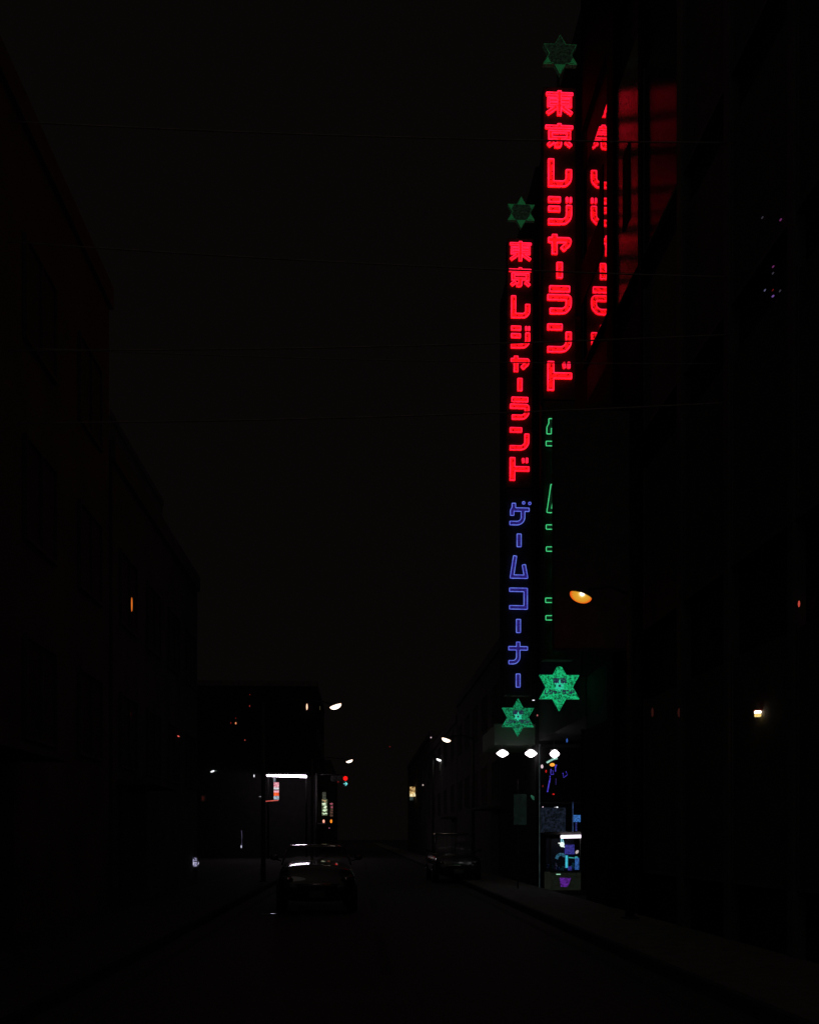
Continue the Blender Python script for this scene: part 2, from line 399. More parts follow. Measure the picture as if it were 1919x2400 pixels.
def neon_sign(px0, D, second, label, lean, clip, starmat):
    base = W(px0, HY, D); base.z = 0
    t = empty('neon_sign', base, label=label, cat='neon sign', group='tall star-capped neon signs on the arcade', rot=(0, lean, 0))
    zt = lambda y: EYE+(HY-y)*K
    m = MB(); m.box(-.40, .40, .05, .42, zt(935), zt(200), .01)
    m.box(-.38, .38, .05, .42, zt(1545), zt(937), .01); m.build('sign_box', M_BOX, t)
    for i in range(9):
        f, tb = GL['r', i]; o = bpy.data.objects.new('letter', f); C.objects.link(o); o.parent = t; o.location = (0, .02, zt(RED[i][0]))
        q = bpy.data.objects.new('neon_tube', tb); C.objects.link(q); q.parent = o; q.location = (0, -.03, 0)
    for i in range(7):
        f, tb = GL[second, i]; o = bpy.data.objects.new('letter', f); C.objects.link(o); o.parent = t; o.location = (-4.2*K if second == 'g' else 0, .02, zt(SECOND[i][0]))
        q = bpy.data.objects.new('neon_tube', tb); C.objects.link(q); q.parent = o; q.location = (0, -.03, 0)
    # bottom star
    m = MB(); hexagram(m.bm, 56*K, -.06, .04, clip and 47.5*K, .97)
    s = m.build('star', starmat, t, loc=(0, 0, zt(1611)))
    m = MB(); hexagram(m.bm, 14*K, -.012, 0); m.build('small_star', E_SC, s, loc=(0, -.062, 4*K-.02))
    m = MB(); hexagram(m.bm, 4*K, -.006, 0); m.build('star_hub', E_SL, s, loc=(0, -.076, 4*K-.02))
    for nm, me in star_lettering():
        o = bpy.data.objects.new(nm, me); C.objects.link(o); o.parent = s; o.location = (0, -.07, 0)
    # top star, only its tips still glow
    m = MB(); hexagram(m.bm, 46*K, -.02, .1); s = m.build('star', E_SD, t, loc=(0, 0, zt(128)))
    s['label'] = 'dim green star at the top of the sign'
    tips = ((0, 1, .12), (60, .7, .25), (120, .8, .6), (180, 1, 1), (240, .9, .8), (300, .6, .2)) if not clip else ((180, .95, .8), (240, .7, .4), (120, .75, .5))
    for k, (a, sz, b) in enumerate(tips):
        a = R(90+a); c = Vector((math.cos(a), 0, math.sin(a))); d = Vector((-c.z, 0, c.x)); Rr = 46*K
        bm = bmesh.new(); q = [c*Rr, c*Rr*(1-.5*sz)+d*Rr*.29*sz, c*Rr*(1-.5*sz)-d*Rr*.29*sz]
        f = [bm.verts.new(p+Vector((0, -.034, 0))) for p in q]; bk = [bm.verts.new(p+Vector((0, -.0215, 0))) for p in q]
        bm.faces.new(f); bm.faces.new(bk[::-1])
        for n in range(3): bm.faces.new((f[n], f[(n+1) % 3], bk[(n+1) % 3], bk[n]))
        mm = MB(); mm.bm.free(); mm.bm = bm; mm.build('star_tip', E_SDT, s)
    L = [(math.cos(R(90+30*k))*(44 if k % 2 == 0 else 25.4), math.sin(R(90+30*k))*(44 if k % 2 == 0 else 25.4)) for k in range(12)]
    o = bpy.data.objects.new('neon_tube', tube_mesh([L], K, 'neon_tube', emit('dying_green_tube', (.002, .006, .003), (.007, .05, .016), scale=9), .008)); C.objects.link(o); o.parent = s; o.location = (0, -.045, 0)
    m = MB(); m.box(-.03, .03, .2, .26, zt(205), zt(130)); m.build('mast', M_STEEL, t)
    for z in (7.5, 11, 14.5, 18):
        m = MB(); m.box(.41, 5.39-base.x-.02, .18, .24, z, z+.06); m.build('bracket', M_STEEL, t)
        m = MB(); m.box(.41, 5.39-base.x-.02, .18, .24, z-.35, z-.31); m.build('bracket', M_STEEL, t)
    return t
neon_sign(1309.5, 25.0, 'g', 'nearer tall neon sign, red lettering above green lettering half hidden by a dark board', .0012, True, E_SG)
neon_sign(1210.5, 31.3, 'b', 'farther tall neon sign with red lettering above complete blue lettering', .0066, False, E_SG2)

# ------------------------------------------------------------------ arcade building on the right
FX = 5.39
yA = W(1362.5, 0, 25).y                                  # near wall ends here, the shop front opens behind it
ar = empty('arcade_building', (FX, 2, 0), label='dark arcade building on the right whose upper glass mirrors the red neon sign', cat='building')
def P_(m, nm, mt, par=ar, smooth=False): return m.build(nm, mt, par, smooth)
def loc(m):                                              # world -> building-local
    for v in m.bm.verts: v.co -= Vector((FX, 2, 0))
    return m
def fy(px): D = WX(px, FX); return W(px, 0, D).y
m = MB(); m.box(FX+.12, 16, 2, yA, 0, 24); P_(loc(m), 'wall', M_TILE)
bays = [(yA, fy(1425.5)), (fy(1443), fy(1499)), (fy(1509), fy(1590)), (fy(1604), fy(1700)), (fy(1716), fy(1850)), (fy(1870), 8.6), (8.3, 5.2)]
rows = [(1.0, 4.2), (5.6, 8.6), (9.4, 12.0), (12.75, 17.72), (18.9, 22.6)]
def refl(name, rough, col, spec=.5, wav=0.0, wsc=3.0, ior=1.5):
    m_ = bpy.data.materials.new(name); m_.use_nodes = True; nt = m_.node_tree; p = nt.nodes['Principled BSDF']
    p.inputs['Base Color'].default_value = (*col, 1); p.inputs['Roughness'].default_value = rough; p.inputs['IOR'].default_value = ior
    if wav:
        tc = nt.nodes.new('ShaderNodeTexCoord'); n = nt.nodes.new('ShaderNodeTexNoise'); n.inputs['Scale'].default_value = wsc; n.inputs['Detail'].default_value = 1
        b = nt.nodes.new('ShaderNodeBump'); b.inputs['Strength'].default_value = wav; b.inputs['Distance'].default_value = .01
        nt.links.new(tc.outputs['Object'], n.inputs['Vector']); nt.links.new(n.outputs[0], b.inputs['Height']); nt.links.new(b.outputs[0], p.inputs['Normal'])
    return m_
M_MIR = refl('mirror_glass', .012, (.02, .02, .02), wav=.16, wsc=1.4, ior=2.3)
M_FROST = refl('ribbed_glass', .25, (.02, .02, .02), wav=.0, ior=2.1)
_p = M_MIR.node_tree.nodes['Principled BSDF']; _p.inputs['Metallic'].default_value = 1; _p.inputs['Base Color'].default_value = (.50, .46, .46, 1)
_p = M_FROST.node_tree.nodes['Principled BSDF']; _p.inputs['Metallic'].default_value = 1
_q = M_FROST.node_tree.nodes; _c = _q.new('ShaderNodeTexCoord'); _w = _q.new('ShaderNodeTexNoise'); _w.inputs['Scale'].default_value = 14; _w.inputs['Detail'].default_value = 3; _w.inputs['Roughness'].default_value = .8
_k = _q.new('ShaderNodeValToRGB'); _k.color_ramp.elements[0].position = .38; _k.color_ramp.elements[0].color = (.03, .028, .028, 1); _k.color_ramp.elements[1].position = .62; _k.color_ramp.elements[1].color = (.75, .45, .45, 1)
M_FROST.node_tree.links.new(_c.outputs['Object'], _w.inputs['Vector']); M_FROST.node_tree.links.new(_w.outputs[0], _k.inputs[0]); M_FROST.node_tree.links.new(_k.outputs[0], _p.inputs['Base Color'])
_p.inputs['Anisotropic'].default_value = .95
_tg = M_FROST.node_tree.nodes.new('ShaderNodeTangent'); _tg.direction_type = 'RADIAL'; _tg.axis = 'Z'
M_FROST.node_tree.links.new(_tg.outputs[0], _p.inputs['Tangent'])
M_FROST2 = M_FROST.copy(); M_FROST2.name = 'ribbed_glass_dim_reflection'  # darker copy: the sideways fading of the reflection is put into its colour
for e in M_FROST2.node_tree.nodes['Color Ramp'].color_ramp.elements: e.color = (e.color[0]*.10, e.color[1]*.07, e.color[2]*.25, 1)
for bi, (ya, yb) in enumerate(bays):
    for ri, (z0, z1) in enumerate(rows):
        if bi == 0 and ri == 3: z0 = 13.1
        if bi in (1, 2) and ri == 3: z1 = 17.3 if bi == 1 else 16.2
        mt = M_GLN if bi < 2 else M_GLASSD
        if ri == 3: mt = M_MIR if bi == 0 else (M_FROST if bi == 1 else M_FROST2 if bi == 2 else M_GLASSD)
        m = MB(); m.box(FX+.005, FX+.118, yb+.02, ya-.02, z0, z1); wd = P_(loc(m), 'window', mt)
        m = MB(); m.box(FX-.012, FX+.119, yb-.04, yb+.018, z0-.05, z1+.05); m.box(FX-.012, FX+.119, ya-.018, ya+.04 if bi else ya, z0-.05, z1+.05)
        m.box(FX-.012, FX+.119, yb+.019, ya-.019, z0-.06, z0-.002); P_(loc(m), 'frame', M_FRM if bi < 2 else M_DARK, wd)
m = MB(); m.box(FX-.012, FX+.004, fy(1405), yA-.02, 14.62, 15.58); P_(loc(m), 'transom', M_FRM)
m = MB(); m.box(FX-.012, FX+.004, fy(1413), fy(1405)-.002, 14.62, 16.6); P_(loc(m), 'mullion', M_FRM)
m = MB(); m.box(FX-.012, FX+.004, fy(1475), fy(1460), 14.05, 15.6); P_(loc(m), 'mullion', M_FRM)
for bi in range(len(bays)-1):
    m = MB(); m.box(FX-.05, FX+.119, bays[bi+1][0]+.045, bays[bi][1]-.045, 0, 23.9); P_(loc(m), 'pillar', M_FRM if bi < 2 else M_DARK)
m = MB(); m.box(FX-.1, 16.1, 1.9, yA+.001, 24.001, 24.5); P_(loc(m), 'parapet', M_CONC)
# the open part with the shop front, and the end block the far sign hangs on
yE = W(1267, 0, WX(1267, FX)).y
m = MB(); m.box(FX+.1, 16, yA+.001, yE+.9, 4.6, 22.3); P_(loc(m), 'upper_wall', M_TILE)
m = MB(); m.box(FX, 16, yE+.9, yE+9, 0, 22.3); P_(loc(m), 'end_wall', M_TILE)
m = MB(); m.box(8.8, 9.0, yA+.001, yE+.899, 0, 4.599); P_(loc(m), 'shop_back_wall', M_DARK)
for k in range(5):
    for j in range(2):
        m = MB(); m.box(FX-.01, FX+.2, yE+1.6+j*3.4, yE+4.0+j*3.4, 5.6+k*3.2, 7.5+k*3.2); P_(loc(m), 'window', M_GLASSD)
# canopy
cz0, cz1 = W(0, 1746, 31.6).z, W(0, 1700, 31.6).z
c0, c1 = W(1158, 0, 31.6), W(1266, 0, 31.6)
m = MB(); m.box(c0.x, FX+.09, c0.y, c0.y+3, cz0, cz1, .02); P_(loc(m), 'canopy', emit('green_glow_board', (.0008, .0012, .0008), (.0015, .0025, .0016), scale=4, base=(.08, .10, .08)))  # faint green light on the canopy is put into its glow
m = MB(); m.box(c0.x-.03, FX+.05, c0.y-.05, c0.y-.002, cz1-.02, cz1+.04); P_(loc(m), 'canopy_trim', M_TRIM)

# downlights under the canopy and in the shop
for (px, py, D, wv, hv, lab) in ((1177.5, 1766.5, 31.4, 13.5, 9, 'left bright white floodlight below the canopy, at its street end'),
                             (1244, 1766.5, 31.4, 13.5, 9.5, 'middle bright white floodlight below the canopy, next to the shop frame'),
                             (1299.5, 1767.5, 29.0, 11, 10, 'right bright white floodlight inside the arcade shop front')):
    p = W(px, py, D); k = D/F
    t = empty('floodlight', p, label=lab, cat='floodlight', group='white floodlights over the arcade entrance')
    m = MB(); m.ell((0, 0, 0), wv*k*1.05, .10, hv*k)
    for v in m.bm.verts: v.co.z *= 1-.55*min(1, abs(v.co.x/(wv*k*1.05)))**1.3
    m.build('bulb', emit('white_flood', (5, 4.7, 5), None), t, True)
    m = MB(); m.box(-.10, .10, .04, .20, hv*k*.8, hv*k*.8+.05, .01); m.tube([(0, .12, hv*k*.8+.05), (0, .12, cz0-p.z if D > 30 else hv*k+.3)], .012); m.build('housing', M_DARK, t)

# shop front: frame, glass, end wall inside
sf = empty('shop_front', (FX, yE, 0))
def sbox(px0, px1, py0, py1, D, mt, nm, par, th=.04, dy=0):
    a = W(px0, py1, D); b = W(px1, py0, D)
    m = MB(); m.box(a.x, b.x, a.y+dy, a.y+th+dy, a.z, b.z)
    for v in m.bm.verts: v.co -= par.location
    return m.build(nm, mt, par)
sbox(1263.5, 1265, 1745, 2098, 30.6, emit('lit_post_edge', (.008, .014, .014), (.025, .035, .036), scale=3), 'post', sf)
sbox(1266, 1362, 1745, 1752, 31.2, M_TRIM, 'transom', sf)
sbox(1267, 1326, 1893, 1952, 30.9, emit('dim_blue_panel', (.002, .003, .004), (.014, .02, .038), scale=14, lo=.4, hi=.75), 'poster_panel', sf)
sbox(1266, 1361, 1881, 1883.5, 30.5, M_TRIM, 'shelf', sf)
sbox(1361, 1362.2, 1895, 1945, 25.2, M_TRIM, 'post', sf)
sbox(1343, 1361.5, 1911, 1927, 30.6, emit('blue_screen', (.01, .03, .10), (.05, .20, .60), scale=25), 'blue_panel', sf)
sbox(1342, 1343.5, 1880, 1952, 30.55, emit('blue_edge', (.01, .02, .05), (.03, .06, .16), scale=20), 'post', sf)
sbox(1349, 1352, 1927, 1948, 30.58, emit('violet_edge', (.01, .01, .05), (.03, .04, .22), scale=20), 'panel_stem', sf)
sf.parent = ar; sf.location = sf.location-ar.location
M_TEAL = emit('pale_teal_glow', (.08, .35, .25), (.5, .8, .7), scale=30)
def wtube(name, pts, D, r, mt, label, cat, group=None):
    o0 = W(*pts[0], D); m = MB(); m.tube([W(x, y, D)-o0 for x, y in pts], r, 8); o = m.build(name, mt, None, True); o.location = o0
    return tag(o, label, cat, group)
E_VI = emit('violet_reflection', (.03, .02, .28), (.10, .07, .75), scale=20)  # violet reflections in the shop, built as glowing tubes
gv = 'violet reflections in the shop, built as bent glowing tubes'
wtube('neon_tube', [(1288.5, 1819), (1289, 1826), (1286.5, 1836), (1285, 1845), (1282.5, 1857)], 30.2, .017, E_VI, 'long slanting violet reflection built as a glowing tube, lowest of them in the shop', 'reflection', gv)
wtube('neon_tube', [(1291, 1803), (1290, 1813), (1291, 1815.5), (1297, 1815.5), (1295, 1806)], 30.2, .012, E_VI, 'small violet reflection built as a glowing hook under the orange lamp', 'reflection', gv)
wtube('neon_tube', [(1304, 1793), (1301.5, 1798), (1301.5, 1809)], 30.2, .017, E_VI, 'short upright violet reflection built as a glowing tube right of the orange lamp', 'reflection', gv)
wtube('neon_tube', [(1319, 1812), (1320.5, 1823.5), (1329.5, 1816.5), (1326, 1808.5)], 30.2, .009, E_VI, 'thin violet reflection built as a glowing U, rightmost of them', 'reflection', gv)
wtube('neon_tube', [(1302.5, 1825), (1302.5, 1840)], 30.2, .009, emit('violet_dim', (.02, .01, .08), (.03, .02, .14)), 'faint short violet reflection built as a glowing tube below the others', 'reflection', gv)
wtube('light_strip', [(1281, 1788), (1290, 1783), (1296, 1780), (1306, 1777.5)], 29.5, .027, M_TEAL, 'slanting pale green light strip below the right floodlight', 'light strip')
def lampdot(name, px, py, D, w_, h_, mt, label, cat, group=None, rot=0, back=.03):
    """a small lamp, or a reflection built like one: lit glass in front, dark housing behind"""
    p = W(px, py, D); k = D/F; t = empty(name, p, label=label, cat=cat, group=group, rot=(0, R(rot), 0))
    m = MB(); m.ell((0, 0, 0), w_*k/2, .03, h_*k/2, n=12); m.build('bulb', mt, t, True)
    m = MB(); m.box(-w_*k*.35, w_*k*.35, .005, .06+back, -h_*k*.35, h_*k*.35); m.build('housing', M_DARK, t)
    return t
E_W = emit('small_white', (1.2, 1.2, 1.3)); E_WD = emit('small_dim_white', (.25, .25, .27)); E_O = emit('orange_small', (1.4, .35, .03), (.9, .55, .08), scale=30)
E_R = emit('small_red', (.55, .012, .01)); E_RD = emit('small_dim_red', (.12, .006, .006)); E_PK = emit('pinkish_white', (1.0, .75, .8), (.4, .3, .35), scale=30)
E_P = emit('purple_dot', (.12, .02, .10)); E_PD = emit('grey_violet_dot', (.035, .03, .045)); E_OR = emit('lantern_orange', (1.1, .30, .02)); E_GD = emit('dull_green', (.01, .05, .03), (.02, .12, .07), scale=30)
lampdot('lamp', 1294, 1793, 30, 12, 8, E_O, 'small orange lamp just below the right floodlight in the shop', 'lamp')
lampdot('lamp', 1270, 1797, 30, 6, 9, E_PK, 'small pinkish white lamp by the shop frame', 'lamp')
lampdot('lamp', 1279.5, 1808, 30, 3, 7, E_R, 'tiny upright red lamp left of the violet reflections', 'lamp')
lampdot('lamp', 1272, 1843, 30, 3, 5, E_RD, 'tiny faint red lamp low left of the violet tubes', 'lamp')
lampdot('lamp', 1297, 1862, 30.1, 5, 3.5, E_R, 'tiny red lamp above the dark poster panel in the shop', 'lamp')
lampdot('lamp', 1272, 1892, 29.8, 3, 3, E_PK, 'tiny pink lamp above the left edge of the poster panel', 'lamp')
lampdot('lamp', 1305.5, 1892.5, 30, 4.5, 3, E_W, 'tiny white lamp above the middle of the poster panel', 'lamp')
lampdot('lamp', 1300.5, 1892.8, 30, 3, 2, E_WD, 'tiny dim lamp touching the white one over the poster panel', 'lamp')
lampdot('lamp', 1328.5, 1736, 30.2, 3.6, 10, emit('blue_lamp', (.03, .10, .40)), 'tiny blue lamp on the arcade wall above the floodlights', 'lamp')
lampdot('lamp', 1248.5, 1870, 31.8, 6.5, 15, E_GD, 'small dull green lantern left of the shop frame', 'lantern', rot=-38)
lampdot('lamp', 1250, 1641.5, 31.2, 6, 2.2, E_W, 'tiny flat white lamp between the two bottom stars', 'lamp')
lampdot('lamp', 1303.5, 1691, 30, 9, 1.8, E_WD, 'flat dim white lamp under the larger green star', 'lamp')
lampdot('lamp', 1259, 1677, 31.2, 1.8, 4.5, emit('pinkred', (.8, .2, .2)), 'tiny upright pink red lamp right of the smaller green star', 'lamp')

# crane game
CD = 28.9
g0 = W(1288, 2098, CD); g1 = W(1364, 1950, CD)
cx0 = g0.x; cw = g1.x-g0.x; gz = 0.125
cg = empty('crane_game', (cx0+cw/2, g0.y, gz), label='lit crane game machine with blue insides standing in the arcade entrance', cat='crane game')
def cb(px0, px1, py0, py1, y0, y1, mt, nm, par=None, bev=0):
    par = par or cg
    a = W(px0, py1, CD)-cg.location; b = W(px1, py0, CD)-cg.location
    m = MB(); m.box(a.x, b.x, y0, y1, max(a.z, .0), b.z, bev); 
    return m.build(nm, mt, par)
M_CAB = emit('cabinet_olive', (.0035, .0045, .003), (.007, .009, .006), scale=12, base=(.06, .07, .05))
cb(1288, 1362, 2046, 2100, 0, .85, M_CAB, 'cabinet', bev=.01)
cb(1288, 1291, 1966, 2045.8, 0, .04, M_DARK, 'post'); cb(1360, 1362, 1966, 2045.8, 0, .04, M_DARK, 'post')
cb(1288, 1362, 1950, 1956, 0, .85, M_DARK, 'roof')
cb(1291, 1360, 1966, 2045.8, .80, .84, mat('cabinet_back', (.02, .02, .04), .6), 'back_panel')
cb(1288, 1362, 2043.5, 2046, -.02, .0, M_TRIM, 'ledge')
a = W(1314, 1962, CD)-cg.location; b = W(1364, 1961, CD)-cg.location
m = MB(); m.tube([(a.x, -.03, a.z), (b.x, -.03, b.z)], .045, 12); m.build('light_tube', emit('white_tube', (2.4, 2.1, 2.4)), cg, True)
E_CY = emit('cyan_glow', (.03, .35, .50), (.06, .55, .70), scale=20); E_BL = emit('indigo_panel', (.012, .012, .09), (.04, .035, .30), scale=26)
E_CYD = emit('dim_cyan_glow', (.008, .03, .05), (.03, .13, .22), scale=26)
cb(1336, 1359, 1981, 2004, .72, .76, E_BL, 'prize_panel')
cb(1327.5, 1332.5, 2006, 2035, .1, .14, E_CY, 'chute_post')
cb(1334, 1342, 2032, 2041, .1, .2, E_BL, 'prize_box'); cb(1353, 1361, 2012, 2040, .2, .3, emit('blue_prize', (.01, .03, .10), (.03, .12, .40), scale=26), 'prize_box')
def cpt(px, py, y): q = W(px, py, CD)-cg.location; return (q.x, y, q.z)
m = MB(); m.tube([cpt(1307, 2014, .2), cpt(1310, 2007, .2), cpt(1316, 2003.5, .2), cpt(1322, 2004, .2), cpt(1327, 2008, .2)], .045, 10); m.build('prize_arch', E_CYD, cg, True)
m = MB(); m.tube([cpt(1320.5, 1966, .3), cpt(1320, 1978, .3)], .014, 8); m.tube([cpt(1323, 1966, .3), cpt(1327, 1980, .3)], .012, 8)
m.build('claw_cable', emit('pale_cyan', (.25, .65, .8)), cg, True)
m = MB(); m.ell(cpt(1322, 1980, .3), .065, .06, .075); m.tube([cpt(1313, 1977, .3), cpt(1322, 1977, .3)], .012, 8); m.tube([cpt(1324, 1982, .3), cpt(1327.5, 1987, .3)], .016, 8); m.tube([cpt(1319, 1982, .3), cpt(1321, 1985, .3)], .014, 8)
m.build('claw', emit('white_claw', (.75, 1.0, .95), (1.2, 1.2, 1.1), scale=30), cg, True)
m = MB(); m.ell(cpt(1358, 1998, .3), .04, .04, .06, rot=Matrix.Rotation(R(35), 3, 'Y')); m.build('plush_toy', emit('pale_plush', (.7, .6, .62), (.2, .15, .15), scale=50), cg, True)
m = MB(); m.tube([cpt(1338, 2011, .3), cpt(1350, 2012, .3)], .014, 8); m.ell(cpt(1356, 2012, .3), .055, .04, .045); m.build('plush_toy', emit('teal_plush', (.02, .4, .3), (.04, .2, .3), scale=40), cg, True)
rt = random.Random(11)
for i in range(11):
    q = cpt(1294+i*6.1+rt.uniform(-1.5, 1.5), 2040-rt.uniform(0, 7), rt.uniform(.25, .6)); r_ = rt.uniform(.045, .075)
    m = MB(); m.ell(q, r_, r_, r_*.9, n=10); m.ell((q[0]+rt.uniform(-.02, .02), q[1]-.02, q[2]+r_*1.15), r_*.62, r_*.6, r_*.6, n=10)
    m.build('prize_toy', mat('toy_%d' % (i % 4), ((.10, .14, .35), (.05, .22, .22), (.22, .12, .28), (.20, .20, .24))[i % 4], .9), cg, True)
cb(1303.5, 1313.5, 2049, 2050.8, -.012, -.001, emit('mint', (.35, .75, .5)), 'coin_slot')
m = MB(); q = [cpt(1311.5, 2058, 0), cpt(1338, 2059, 0), cpt(1332, 2076, 0), cpt(1328, 2079.5, 0), cpt(1314, 2079, 0)]
f = [m.bm.verts.new((p[0], -.014, p[2])) for p in q]; bk = [m.bm.verts.new((p[0], -.002, p[2])) for p in q]
m.bm.faces.new(f); m.bm.faces.new(bk[::-1])
for n in range(5): m.bm.faces.new((f[n], f[(n+1) % 5], bk[(n+1) % 5], bk[n]))
m.build('badge', emit('purple_badge', (.015, .004, .035), (.13, .02, .34), scale=34, lo=.38, hi=.62), cg)

# small pole with a board beside the road, left of the shop
pp = W(1213.5, 0, 30.0); pl = empty('notice_pole', (pp.x, pp.y, .12), label='grey pole with a dim green board in front of the arcade', cat='pole')
m = MB(); m.tube([(0, 0, 0), (0, 0, 3.2)], .022); m.build('pole', M_STEEL, pl, True)
a = W(1203, 1934, 30)-pl.location; b = W(1233, 1862, 30)-pl.location
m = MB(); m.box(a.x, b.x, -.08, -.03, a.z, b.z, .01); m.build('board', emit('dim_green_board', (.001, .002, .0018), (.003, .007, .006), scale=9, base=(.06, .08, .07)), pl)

# unlit signboard that hides the right half of the green letters
ub = W(1299, 0, 20.0); t = empty('signboard', (FX, ub.y, 5.3), label='blank unlit projecting signboard in front of the green neon letters', cat='signboard')
m = MB(); m.box(ub.x-FX, -.12, 0, .28, 0, W(0, 958, 20).z-5.3, .02); m.build('panel', M_BOARD, t)
for z in (.7, 2.4, 4.0):
    m = MB(); m.box(-.119, -.001, .1, .16, z, z+.06); m.build('bracket', M_STEEL, t)

# ------------------------------------------------------------------ overhead cables
gc = 'overhead cables across the street'
def cable(py_l, py_r, D, lab, r=.011):
    # seen between px 1190 and 1345
    def zz(px): y = py_l+(py_r-py_l)*(px-1190)/155; return W(px, y, D).z
    pts = []
    xl, xr = -5.15, FX-.02
    for k in range(25):
        x = xl+(xr-xl)*k/24; 
        y = (D-x*SA)/CA; X = x*CA-y*SA
        px = HX+F*X/D; s = (k/24-.72)
        pts.append(Vector((x, y, zz(px)+.25*s*s)))
    o0 = pts[-1].copy(); m = MB(); m.tube([p-o0 for p in pts], r, 6); o = m.build('cable', M_CABLE, None, True); o.location = o0
    tag(o, lab, 'cable', gc)
cable(327, 330, 15, 'thin black cable highest of those crossing the red letters')
cable(632, 638, 15, 'thin black cable second from the top, crossing the farther sign in its second letter')
cable(804, 799, 15, 'thin black cable third from the top of those crossing both signs')
cable(849, 851, 15.5, 'thin black cable fourth from the top of those crossing the signs', .008)
cable(967, 961, 15.2, 'thin black cable lowest of those crossing the red letters', .012)

# ------------------------------------------------------------------ street lamps
def lampmat(kind):
    if kind == 'amber':
        m_ = radial('amber_glass', (5, 4.2, 3.0), (.85, .10, .008), .015, .23, (-.01, -.165, -.004), 1)
        e = m_.node_tree.nodes['Color Ramp'].color_ramp.elements
        if len(e) == 2:
            for ps, c in ((.18, (1.0, .62, .16, 1)), (.34, (.74, .37, .030, 1)), (.75, (.72, .27, .018, 1))):
                q = e.new(ps); q.color = c
        return m_
    if kind == 'bright': return radial('bright_glass', (4, 3.6, 3), (1.6, .45, .08), .12, .25)
    return radial('white_glass', (3, 3, 3), (2, 2, 2), .1, .25)
def street_lamp(px, py, D, wpx, side, kind, lab, flat=.36):
    p = W(px, py, D); k = D/F; hw = wpx*k/2
    polex = 4.95 if side > 0 else (-2.72 if D > 50 else -3.3)
    t = empty('street_lamp', (polex, p.y, .12), label=lab, cat='street lamp', group='street lamps along the road')
    q = p-t.location; tilt = Matrix.Rotation(R(19*side), 3, 'Y')
    m = MB(); m.tube([(0, 0, 0), (0, 0, 3), (0, 0, q.z+.12)], .085, 12, .05); m.box(-.14, .14, -.14, .14, 0, .03); m.build('pole', M_STEEL, t, True)
    m = MB(); m.tube([(0, 0, q.z+.02), (q.x*.4, 0, q.z+.18), (q.x*.85, 0, q.z+.12), (q.x+side*hw*.7, 0, q.z+.05)], .03, 8); m.build('arm', M_STEEL, t, True)
    m = MB(); m.ell((0, 0, 0), hw, .17, flat*hw*2, zcut=0.0, rot=tilt, n=24); m.build('lamp_glass', lampmat(kind), t, True, loc=q)
    m = MB(); m.ell((0, 0, .012), hw*1.02, .19, .09, n=24, rot=tilt)
    for v in list(m.bm.verts):
        l = tilt.inverted() @ v.co
        if l.z < .008: l.z = .008; v.co = tilt @ l
    m.build('lamp_head', M_DARK, t, True, loc=q)
street_lamp(1361, 1396, 18.8, 53, 1, 'amber', 'nearest street lamp, amber half-round glass right of the neon signs', .31)
street_lamp(786, 1654, 35, 28, -1, 'bright', 'street lamp left of centre, larger and higher of the two left ones', .30)
street_lamp(1046, 1733, 45, 22, 1, 'bright', 'street lamp with warm glass just right of centre, left of the signs', .30)
street_lamp(818.5, 1783.5, 58, 16, -1, 'bright', 'small distant street lamp above the red traffic signal', .28)
street_lamp(1029, 1780.5, 70, 13, 1, 'white', 'small distant street lamp with cold white glass right of centre', .28)

# ------------------------------------------------------------------ traffic signal
p = W(809.5, 1825, 80)
t = empty('traffic_signal', (-4.0+.6, p.y, .12), label='distant traffic signal showing red with a pale right arrow below', cat='traffic light')
q = p-t.location; k = 80/F
m = MB(); m.tube([(0, 0, 0), (0, 0, q.z+.4)], .09, 10); m.build('pole', M_STEEL, t, True)
m = MB(); m.tube([(0, .1, q.z+.3), (q.x, .1, q.z+.3)], .04, 8); m.build('arm', M_STEEL, t, True)
m = MB(); m.box(q.x-1.15, q.x+.25, 0, .18, q.z-.22, q.z+.22, .04); m.build('housing', M_DARK, t)
for n, (dx, mt) in enumerate(((-.90, M_GLASSD), (-.45, M_GLASSD), (0, emit('signal_red', (1.6, .012, .008))))):
    m = MB(); m.lathe([(.165, -.03), (.165, 0)], q.x+dx, 0, axis='y', cz=q.z); m.build('lens', mt, t)
m = MB(); m.box(q.x-.22, q.x+.25, 0, .18, q.z-.66, q.z-.23, .04); m.build('arrow_housing', M_DARK, t)
az = q.z-.42
m = MB(); m.box(q.x-.14, q.x+.10, -.03, -.005, az-.022, az+.022)
for s in (1, -1): m.tube([(q.x+.14, -.018, az), (q.x+.0, -.018, az+s*.14)], .026, 6)
m.build('arrow', emit('signal_arrow', (.25, 1.0, 1.0)), t)
lampdot('lamp', 792.5, 1833, 82, 5, 2.6, E_RD, 'tiny faint red light left of the traffic signal', 'lamp')

